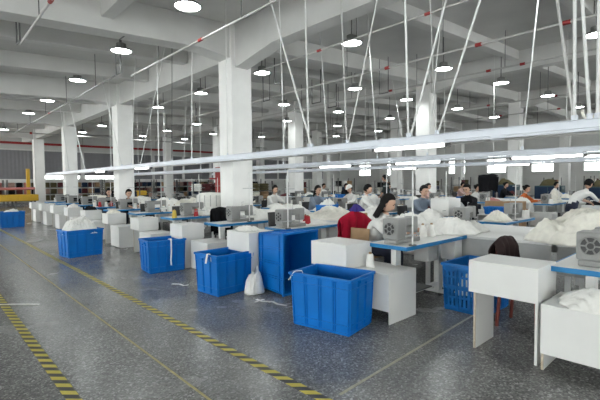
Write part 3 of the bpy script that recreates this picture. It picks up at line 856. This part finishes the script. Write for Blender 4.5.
strip([(2.86, 3.27, .46), (2.84, 3.16, .575), (2.90, 3.12, .575), (2.93, 3.1, .47)], .035, 'white strip hooked over the near tote corner')
strip([(3.12, 4.22, .004), (3.10, 4.08, .012), (3.2, 3.98, .004), (3.16, 3.85, .012), (3.22, 3.74, .004)], .035, 'white cloth scrap on floor in front of the upended tote')
strip([(3.02, 4.12, .006), (3.1, 4.12, .014), (3.18, 4.14, .006)], .03, 'short white scrap beside the longer scrap near the upended tote')
strip([(2.70, 5.75, .004), (2.76, 5.62, .014), (2.78, 5.54, .004), (2.84, 5.5, .01)], .035, 'white cloth scrap on floor between the second and third totes')
strip([(.62, 6.35, .004), (.86, 6.1, .01), (1.04, 5.95, .004)], .03, 'white cloth scrap on floor across the left striped tape')
# long flow tables between the facing lines
def flow(y0, y1, label, x0=5.30, x1=6.95):
    t = empty('flow_table', ((x0 + x1) / 2, y0, 0)); w = (x1 - x0) / 2; L = y1 - y0
    MB().box(-w, w, 0, L, .745, .78).build('tabletop', M['lam'], t, bevel=.006)
    MB().box(-w + .01, -w + .025, .01, L - .01, .42, .745).build('front_panel', M['gpanel'], t)
    MB().box(w - .025, w - .01, .01, L - .01, .42, .745).build('back_panel', M['gpanel'], t)
    n = max(2, int(L / 1.6) + 1)
    for i in range(n):
        y = .1 + (L - .2) * i / (n - 1)
        for s in (-1, 1): MB().box(s * (w - .1) - .025, s * (w - .1) + .025, y - .025, y + .025, 0, .745).build('leg', M['wsteel'], t)
    return tag(t, label, 'table')
flow(-2.2, 1.44, 'white table with grey front at the right edge under a tall cloth pile', x1=6.12)
flow(1.48, 2.95, 'long grey fronted white table behind the nearest sewing machine, piled with white cloth')
flow(3.0, 9.2, 'long white table behind the person in white, ending at nearest column')
flow(10.15, 17.85, 'long white table between the two nearest front columns')
flow(19.1, 25.5, 'long white table beyond the second front column')
heap('white_cloth_heap', (5.66, 1.16, .78), .50, .66, .40, 'tall pile of cream white cloth on long table at right edge', 'cream', 'fabric pile', 11, res=70, fold=.3)
heap('white_cloth_heap', (5.62, 2.82, .78), .46, .40, .17, 'wide pile of white cloth on the long table beside the near sewing table', 'cloth', 'fabric pile', 12, res=60)
heap('white_cloth_heap', (5.75, 1.75, .78), .2, .16, .05, 'flat folded white cloth between the two big piles', 'cloth', 'fabric pile', 14)
heap('white_cloth_heap', (3.80, .64, .53), .27, .34, .15, 'white cloth spread over the lower box at the right edge', 'cloth', 'fabric pile', 15, fold=.5, res=60)
heap('pink_cloth', (4.32, 1.34, .48), .13, .10, .17, 'dusty pink cloth on the chair seat beside the nearest white box', 'pink', 'fabric pile', 16)
heap('white_cloth_heap', (3.54, 4.98, .80), .16, .17, .06, 'crumpled white cloth on the step box behind the second tote', 'cloth', 'fabric pile', 17)
heap('white_cloth_heap', (5.02, 2.86, .782), .2, .12, .06, 'loose white cloth on the near sewing table beside the machine', 'cloth', 'fabric pile', 18)
heap('white_cloth_heap', (4.95, 6.5, .782), .33, .2, .15, 'white cloth spread on the table before the nearest column', 'cloth', 'fabric pile', 19)
heap('white_cloth_heap', (4.7, 8.35, .782), .42, .18, .20, 'white cloth mound on the table left of the nearest column', 'cloth', 'fabric pile', 20)
heap('white_cloth_heap', (4.95, 5.02, .782), .28, .18, .07, 'white cloth on the table behind the upended tote', 'cloth', 'fabric pile', 21)
heap('white_cloth_heap', (5.0, 10.25, .782), .24, .18, .14, 'white cloth heap on the sixth front line table', 'cloth', 'fabric pile', 22)
heap('white_cloth_heap', (3.29, 4.49, 0), .13, .10, .40, 'white cloth bundled on the floor between the second tote and upended tote', 'cloth', 'fabric pile', 23)
for i, (x, y, rx, ry, h) in enumerate(((6.3, 4.0, .4, .4, .16), (6.1, 5.6, .5, .5, .2), (6.4, 7.3, .45, .5, .22), (6.0, 8.5, .35, .35, .16), (6.1, 11.5, .5, .6, .25), (6.3, 13.6, .5, .6, .2), (6.1, 15.8, .5, .6, .25), (6.2, 21, .5, .6, .22))):
    heap('white_cloth_heap', (x, y, .78), rx, ry, h, 'white cloth pile along the long tables behind the front line, %s from the camera' % ORD[i], ['cloth', 'cream'][i % 3 == 1], 'fabric pile', 50 + i)

def line(x0, sg, ys, nm, chairs=True, tl=True, totes=(), skip=()):
    """a further sewing line; x0 = aisle end, sg = direction its tables run"""
    for k, y in enumerate(ys):
        o = ORD[k]; rz = 0 if sg > 0 else PI
        f = (lambda x, yy: (x0 + sg * x, yy))
        def L(s): return '%s in %s, %s from the camera' % (s, nm, o)
        yy = y if sg > 0 else y + .55
        place(TB, (*f(.36, yy), 0), rz, L('blue edged sewing table'), 'sewing table', 'blue edged sewing tables')
        if k not in skip: place(MC, (*f(.78, y + .27), .782), rz, L('grey sewing machine'), 'sewing machine', 'grey sewing machines')
        place(ST, (*f(1.2, y + .06), .782), rz, L('thread stand'), 'thread stand', 'thread stands')
        if tl:
            a = TALLY[0] - FY[0] + y
            place(TL, (*f(0, a if sg > 0 else a + .56), 0), rz, L('tall white step box'), 'white box', 'taller white step boxes')
            place(LO, (*f(0, y - .1 if sg > 0 else y + .48), 0), rz, L('low white step box'), 'white box', 'lower white step boxes')
        place(CH_D, (*f(1.1, y + .95), 0), 0, L('dark grey chair'), 'chair', 'dark sewing chairs')
        if R.random() < .75:
            heap('white_cloth_heap', (*f(1.45, y + .27), .782), R.uniform(.2, .33), .2, R.uniform(.08, .2), L('white cloth pile on the table'), R.choice(['cloth', 'cloth', 'cream']), 'fabric pile', R.randint(0, 9999), res=26)
        for j in range(2):
            place(CN, (*f(.50 + .13 * j, y + .10), .782), 0, L(('white thread cone nearer the aisle', 'white thread cone farther from the aisle')[j]), 'thread cone', 'white thread cones')
line(9.05, -1, [.9, 2.72, 4.05, 5.5, 7.15, 9.0, 10.9, 12.8, 14.7, 16.6, 18.5], 'the second line', skip=(2,))
line(13.6, 1, [2.0, 3.9, 5.8, 7.7, 9.6, 11.5, 13.4, 15.3, 17.2], 'the third line')
line(20.4, -1, [2.5, 4.5, 6.5, 8.5, 10.5, 12.5, 14.5, 16.5, 18.5], 'the fourth line')
flow(2.0, 9.2, 'long white table in front of the second column row', 15.6, 17.6)
flow(10.1, 17.85, 'long white table alongside the second columns farther back', 15.6, 17.6)
line(23.8, 1, [4, 6.5, 9, 11.5, 14, 16.5], 'the fifth line', tl=False)

# things in the middle aisle and on further tables
def carton(x, y, z, a, b, h, label, m='card', rz=0.):
    t = empty('carton', (x, y, z), rz)
    MB().box(-a, a, -b, b, 0, h).build('box_body', M[m], t, bevel=.005)
    f = MB(); f.box(-a, a, -.004, .004, h, h + .002); f.box(-a - .001, a + .001, -.03, .03, h + .0005, h + .0015); f.build('tape_seam', M['cream' if m == 'card' else m], t)
    return tag(t, label, 'box')
carton(13.2, 4.95, 0, .25, .52, .45, 'brown cardboard carton on the floor under another carton', 'card', .1)
carton(13.2, 4.97, .453, .25, .52, .42, 'brown cardboard carton stacked on top before the person in orange', 'card', .08)
tote(LAT, (12.2, 2.55, 0), 0, 'blue slatted tote below the person in a dark cap')
tote(TOTE, (12.95, 2.75, 0), 0, 'blue tote beside the slatted one below the person in a dark cap')
tote(TOTE, (13.0, 7.3, 0), .1, 'blue tote in the middle aisle below the person in black')
tote(TOTE, (12.7, 10.4, 0), .1, 'blue tote in the middle aisle, fourth along it')
tote(TOTE, (9.55, 6.1, 0), .1, 'blue tote at the back of the second line, nearest of two')
tote(TOTE_L, (9.6, 9.6, 0), .1, 'blue tote at the back of the second line, farther of two')
lb = MB(); 
bs = tote(TOTE, (6.7, 6.35, .78), .2, 'blue tote with white cloth standing on the long table'); bs.scale = (.75, .6, .4)
heap('white_cloth_heap', (6.7, 6.35, .90), .22, .13, .22, 'white cloth heaped in the blue tote on the long table', 'cloth', 'fabric pile', 77)
for i, (x, y, h, m) in enumerate(((21.4, 6.1, 1.25, 'teal'), (21.6, 8.1, 1.3, 'teal'), (21.6, 4.1, 1.2, 'teal'), (21.3, 2.9, 1.25, 'teal'))):
    t = empty('storage_cabinet', (x, y, 0))
    MB().box(-.3, .3, -.55, .55, 0, h).build('carcass', M[m], t, bevel=.01)
    for s in (-1, 1):
        d = MB().box(-.315, -.3, s * .27 - .255, s * .27 + .255, .08, h - .05).build('door', M['navy'], t)
        MB().box(-.335, -.315, s * .05 - .01, s * .05 + .01, h * .5, h * .5 + .12).build('handle', M['steel'], d)
    tag(t, 'dark teal storage cabinet far back on the right, %s from the picture\'s right' % ORD[i].replace('nearest', 'first'), 'cabinet', 'dark cabinets')
    heap('cloth_bundle', (x, y, h), .26, .4, .4, 'dark olive bundle on top of a teal cabinet, %s' % ['third from right', 'fourth from right', 'second from right', 'first from right'][i], 'olive', 'bundle', 90 + i, res=24, fold=.1)
heap('pale_green_cloth', (15.0, 4.15, .782), .4, .22, .34, 'pale green cloth bundle behind the person in orange', 'cream', 'fabric pile', 95, res=30)
heap('peach_cloth', (14.6, 5.9, .782), .4, .22, .12, 'peach coloured cloth pieces before the person in orange', 'rose', 'fabric pile', 96, res=30)
mz = place(MC, (6.68, 3.14, .782), 0, 'grey sewing machine on the far edge of the long table behind the near one', 'sewing machine', 'grey sewing machines')
carton(8.1, 4.25, .783, .26, .2, .36, 'plain white box on a second line table left of the person in black', 'lam')
heap('white_cloth_heap', (6.5, 3.75, .78), .33, .3, .17, 'white cloth heap on the long table right of the person in white', 'cloth', 'fabric pile', 61, res=36)
heap('white_cloth_heap', (6.3, 4.95, .78), .38, .35, .24, 'white cloth heap on the long table behind the red jacket', 'cloth', 'fabric pile', 62, res=36)
# bundles of cut cloth, small tubs and cones on the further tables
TUB = make_tote(.40, .28, .16, False, 'blue_tub')
nb = 0
for (nm, x0, sg, ys) in (('second line', 9.05, -1, [.9, 2.72, 4.05, 5.5, 7.15, 9.0, 10.9, 12.8, 14.7]), ('third line', 13.6, 1, [2.0, 3.9, 5.8, 7.7, 9.6, 11.5, 13.4, 15.3]), ('fourth line', 20.4, -1, [2.5, 4.5, 6.5, 8.5, 10.5, 12.5, 14.5])):
    for k, y in enumerate(ys):
        tp = (x0 + sg * .22, TALLY[0] - FY[0] + y + .28, .8)
        m = ['cloth', 'black', 'rose', 'cloth', 'teal', 'cream', 'maroon', 'cloth', 'pink'][(k * 2 + len(nm)) % 9]
        cn = {'cloth': 'white', 'rose': 'rose', 'cream': 'cream', 'pink': 'dusty pink'}.get(m, 'dark teal' if m == 'teal' else m)
        h = .12 + .05 * (k % 3)
        if (k + sg) % 3:
            heap('cloth_bundle', tp, .19, .23, h, '%s cloth bundle on the step box of the %s, %s from the camera' % (cn, nm, ORD[k]), m, 'bundle', 300 + nb, res=22)
        else:
            place(TUB, (tp[0], tp[1], tp[2] + .001), PI / 2, 'small blue tub on the step box of the %s, %s from the camera' % (nm, ORD[k]), 'tub', 'small blue tubs')
        nb += 1
for k in (2, 3, 5, 6, 7):
    m = ['black', 'cloth', 'rose', 'navy', 'cloth', 'cream'][k % 6]
    heap('cloth_bundle', (3.54, TALLY[k] + .3, .80 if k < 3 else .77), .15, .16, .11, '%s cloth bundle on the step box, %s along the front line' % ({'cloth': 'white', 'rose': 'rose', 'cream': 'cream'}.get(m, m), ORD[k]), m, 'bundle', 400 + k, res=22) if k > 3 else None
# hanging clothes on a pole, dark, by the third line
ra = empty('coat_stand', (13.2, 5.5, 0))
MB().tube([(0, 0, .03), (0, 0, 1.7)], .018, 8).build('pole', M['steel'], ra); MB().box(-.25, .25, -.03, .03, 0, .03).build('base', M['steel'], ra)
MB().box(-.03, .03, -.3, .3, 1.62, 1.65).build('top_bar', M['steel'], ra)
tag(ra, 'steel coat stand by the third line', 'coat stand')
drape('jacket', (13.2, 5.5, 1.68), .55, .5, .5, 'black jacket hung on the coat stand past the middle aisle', 'black', seed=9, rz=PI / 2)
# black covered chairs
for x, y, lab in ((4.55, 7.31, 'black jacket over a chair left of the nearest column'), (4.55, 16.766, 'black jacket over a chair before the third front column'), (4.55, 18.666, 'black jacket over a chair farther along the front line')):
    drape('jacket', (x, y, .975), .46, .5, .45, lab, 'black', seed=int(y))
tt = empty('striped_drum', (6.25, 10.65, .78))
MB().lathe([(0, 0), (.36, 0), (.40, .1), (.40, .36), (.3, .44), (0, .46)], 30).build('drum', M['cloth'], tt, smooth=False)
for k in range(15): MB().box(.395, .405, -.012, .012, .06, .38, T=Matrix.Rotation(2 * PI * k / 15, 4, 'Z')).build('stripe', M['gpanel'], tt)
tag(tt, 'round white drum with grey stripes on the long table left of the nearest column', 'drum')
rd = empty('red_machine', (9.7, 15.7, 0))
MB().box(-.3, .3, -.3, .3, 0, 1.0).build('cabinet', M['gpanel'], rd, bevel=.02); MB().box(-.16, .16, -.14, .14, 1.0, 2.2).build('tower', M['redp'], rd, bevel=.03)
MB().tube([(-.5, 0, 1.7), (.5, 0, 1.7)], .03, 8).build('arm', M['redp'], rd); tag(rd, 'red and grey upright machine left of the nearest column', 'machine')

# ------------------------------------------------------------------ people (each sits on the +y side of a table, facing -y, or as seen)
def stool_person(x, y, rz, label, **k): return make_person((x, y, 0), rz, label, **k)
stool_person(4.70, 3.60, PI, 'person with dark hair in white shirt bent over the sewing machine behind the near tote', hair='long', lean=.24, look=-.5, hs=.485, turn=.3, arm=.42)
def p2(*a, **k):
    return stool_person(*a, **k)
p2(7.95, 6.42, PI + .5, 'person in white shirt facing the camera beyond the red jacket', hair='short', lean=.14, hs=.56, look=-.4)
p2(7.95, 8.08, PI, 'person with long dark hair at the second line beside a blue tote', shirt='gshirt', hair='long', hs=.54, lean=.15)
p2(8.2, 4.98, PI - .3, 'person in blue grey top in front of the second row column', shirt='gshirt', hair='short', hs=.54, lean=.16)
p2(10.25, 4.62, PI / 2, 'person in black bending forward at the middle aisle', shirt='kshirt', pants='kshirt', lean=.34, hair='bun', look=-.5, arm=.34, hs=.62)
p2(14.2, 4.95, PI, 'person in orange top seated past the middle aisle', shirt='oshirt', hair='bun', lean=.2, hs=.5)
wp = p2(12.35, 3.02, -2.1, 'person in white with dark cap leaning over a table on the right', shirt='shirt', pose='stand', lean=.46, cap='kshirt', look=-.45, arm=.35); wp.scale = (.97, .97, .97)
p2(13.0, 9.2, .3, 'person in dark clothes standing with back turned in the middle aisle', shirt='dshirt', pants='kshirt', pose='stand', lean=.04, look=-.3, arm=.12)
p2(14.7, 8.65, PI, 'person with bun and pale pink top seated right of the standing person', shirt='pshirt', hair='bun', lean=.16, hs=.55)
p2(14.7, 10.55, PI, 'person with ponytail in grey top at the third line', shirt='gshirt', hair='pony', lean=.18, hs=.56)
p2(14.7, 12.9, PI, 'person in black top far along the third line', shirt='kshirt', hair='short', lean=.15, hs=.56)
p2(7.95, 9.93, PI, 'person in white top right of the nearest column at the second line', shirt='shirt', hair='short', lean=.15, hs=.54)
p2(10.35, 8.6, PI / 2, 'person in white with pale cap right of the long haired person', shirt='shirt', hair='short', lean=.18, hs=.54, cap='cloth')
p2(19.3, 7.45, PI, 'person in dark top far back behind the second column row', shirt='kshirt', hair='bun', lean=.15, hs=.56)
p2(19.3, 9.45, PI, 'person in pink top far back behind the second column row', shirt='pshirt', hair='short', lean=.15, hs=.56)
p2(4.6, 14.62, PI, 'person in black hunched at the front line near the second front column', shirt='kshirt', hair='short', lean=.2, hs=.5)
SD = make_stool()
p2(14.7, 6.75, PI, 'person in white seated at the third line left of the person in orange', shirt='shirt', hair='bun', lean=.2, hs=.52)
p2(19.3, 5.45, PI, 'person in white top far back right of the second columns', shirt='shirt', hair='short', lean=.15, hs=.56)
p2(19.3, 11.45, PI, 'person in orange top farthest back behind the second columns', shirt='oshirt', hair='pony', lean=.15, hs=.56)
p2(14.7, 14.35, PI, 'person in white top far along the third line', shirt='shirt', hair='bun', lean=.15, hs=.56)
p2(7.95, 11.83, PI, 'person in black top at the second line left of the nearest column', shirt='kshirt', hair='bun', lean=.2, hs=.54)
p2(4.55, 12.75, PI, 'person in dark top at the front line right of the second front column', shirt='kshirt', hair='bun', lean=.25, hs=.5)
for x, y, lab in ((10.25, 4.62, 'grey stool under the person in black at the middle aisle'), (10.35, 8.6, 'grey stool under the person with pale cap')):
    place(SD, (x, y, 0), 0, lab, 'stool')

# ------------------------------------------------------------------ far end: racks, bundles and a yellow machine
def rack(x, y, w, label, n=3, h=1.9, d=.6, cols=('maroon', 'rose', 'olive', 'navy', 'card', 'cream')):
    t = empty('storage_rack', (x, y, 0))
    for sx in (-1, 1):
        for sy in (-1, 1): MB().box(sx * w / 2 - .025, sx * w / 2 + .025, sy * d / 2 - .025, sy * d / 2 + .025, 0, h).build('post', M['dgrey'], t)
    for i in range(n):
        z = .25 + (h - .35) * i / n
        MB().box(-w / 2, w / 2, -d / 2, d / 2, z - .03, z).build('shelf', M['dgrey'], t)
    tag(t, label, 'rack')
    return [(x, y, .25 + (h - .35) * i / n, w, (h - .35) / n) for i in range(n)]
BD = {}
def bundle(m):
    if m not in BD:
        b = MB()
        for q in range(4): b.ball((0, 0, .05 + q * .095), (.23, .26, .06), 0, None, 12, 6, lambda p: (math.copysign(abs(p[0]) ** .5, p[0]), math.copysign(abs(p[1]) ** .5, p[1]), p[2]))
        BD[m] = reg(b.build('fabric_bundle', M[m], smooth=True))
    return BD[m]
for i in range(9):
    x = 3.6 + i * 2.35; y = 38.6 - .0
    for si, (rx, ry, z, w, hh) in enumerate(rack(x, y, 2.1, 'tall dark rack of folded fabric along the far end wall, %s from the left' % ORD[i].replace('nearest', 'first'))):
        for j in range(4):
            m = R.choice(['maroon', 'rose', 'olive', 'navy', 'card', 'maroon', 'black', 'pink'])
            place(bundle(m), (rx - .77 + .51 * j, ry, z), 0, '%s bundle on %s shelf of the %s far end rack, %s on it' % ({'card': 'brown', 'pink': 'dusty pink'}.get(m, m), ['bottom', 'middle', 'top'][si], ORD[i].replace('nearest', 'first'), ORD[j].replace('nearest', 'first')), 'bundle', 'folded bundles on the far racks')
ym = empty('fabric_spreader', (4.6, 33.5, 0))
MB().box(-2.6, 1.3, -.8, .8, .42, .85).build('bed', M['yellow'], ym, bevel=.02)
for sx in (-2.4, 0, 1.1):
    for sy in (-.7, .7): MB().box(sx - .05, sx + .05, sy - .05, sy + .05, 0, .42).build('leg', M['dgrey'], ym)
MB().box(.75, .95, -.1, .1, .85, 2.6).build('post', M['yellow'], ym)
MB().tube([(-2.5, -.2, 1.25), (1.2, -.2, 1.25)], .09, 12).build('fabric_roll', M['rose'], ym)
for sx in (-2.5, 1.15): MB().box(sx - .04, sx + .04, -.28, -.12, .85, 1.3).build('roll_bracket', M['dgrey'], ym)
tag(ym, 'long yellow fabric spreading machine with upright post at far left', 'machine')
yf = empty('pallet_truck', (10.6, 27.5, 0))
MB().box(-.5, .5, -.45, .45, .15, 1.05).build('body', M['yellow'], yf, bevel=.05)
MB().box(-.6, .5, -.5, -.3, .05, .15).build('fork', M['yellow'], yf); MB().box(-.6, .5, .3, .5, .05, .15).build('fork', M['yellow'], yf)
for sx in (-.35, .35):
    for sy in (-.4, .4): MB().tube([(sx, sy - .05, .09), (sx, sy + .05, .09)], .09, 12).build('wheel', M['dark'], yf)
MB().tube([(.45, 0, 1.0), (.7, 0, 1.5)], .03, 8).build('handle', M['dark'], yf)
tag(yf, 'yellow truck body in the distance left of the nearest column', 'truck')
br = rack(7.8, 22.5, 1.8, 'blue grey rack between the second and third front columns', 3, 1.75)
for si, (rx, ry, z, w, hh) in enumerate(br):
    for j in range(3): place(bundle(['navy', 'black', 'olive'][(si + j) % 3]), (rx - .6 + .6 * j, ry, z), 0, 'folded bundle on the %s shelf of the blue grey rack, %s from left' % (['bottom', 'middle', 'top'][si], ORD[j].replace('nearest', 'first')), 'bundle', 'bundles on the blue grey rack')
for i, (x, y) in enumerate(((11.5, 20.0), (14.2, 22.5), (17.5, 24.5), (13.0, 17.6), (20.5, 22.5), (24.0, 21.0), (28.0, 20.), (32., 18.), (30, 14.5), (33, 12), (34, 9.5), (36, 7.5))):
    sl = rack(x, y, 1.9, 'dark rack of bundles in the back of the hall, %s counted from the left' % ORD[i].replace('nearest', 'first'), 3, 1.6 + .1 * (i % 3))
    for si, (rx, ry, z, w, hh) in enumerate(sl):
        for j in range(3):
            m = R.choice(['olive', 'maroon', 'card', 'navy', 'cream', 'black', 'cloth'])
            place(bundle(m), (rx - .6 + .6 * j, ry, z), 0, '%s bundle on %s shelf of the %s back rack, %s on it' % ({'card': 'brown', 'cloth': 'white'}.get(m, m), ['bottom', 'middle', 'top'][si], ORD[i].replace('nearest', 'first'), ORD[j].replace('nearest', 'first')), 'bundle', 'bundles on back racks')

# prototypes that were never used
for p in list(CH):
    o = bpy.data.objects.get(p)

# ------------------------------------------------------------------ light and camera
w = bpy.data.worlds.new('World'); SC.world = w; w.use_nodes = True
bg = w.node_tree.nodes['Background']
bg.inputs[0].default_value = (1.0, .985, .965, 1); bg.inputs[1].default_value = 5.0
yaw, pitch, roll, f = .746, math.radians(2.44), math.radians(.5), 410.
F = Vector((math.sin(yaw) * math.cos(pitch), math.cos(yaw) * math.cos(pitch), -math.sin(pitch)))
R0 = Vector((math.cos(yaw), -math.sin(yaw), 0)); U0 = R0.cross(F)
Rv = R0 * math.cos(roll) - U0 * math.sin(roll); Uv = Rv.cross(F)
cam = bpy.data.cameras.new('camera'); co = bpy.data.objects.new('camera', cam); COL.objects.link(co)
mw = Matrix((Rv, Uv, -F)).transposed().to_4x4(); mw.translation = (0, 0, 1.5); co.matrix_world = mw
cam.sensor_width = 36; cam.lens = 36 * f / 600; cam.clip_end = 200; cam.clip_start = .05
SC.camera = co
SC.view_settings.view_transform = 'Standard'; SC.view_settings.look = 'None'
SC.view_settings.exposure = 0.95; SC.view_settings.gamma = 1.0; SC.view_settings.use_curve_mapping = False
SC.cycles.use_denoising = True
SC.cycles.max_bounces = 8; SC.cycles.diffuse_bounces = 5
SC.cycles.sample_clamp_indirect = 6
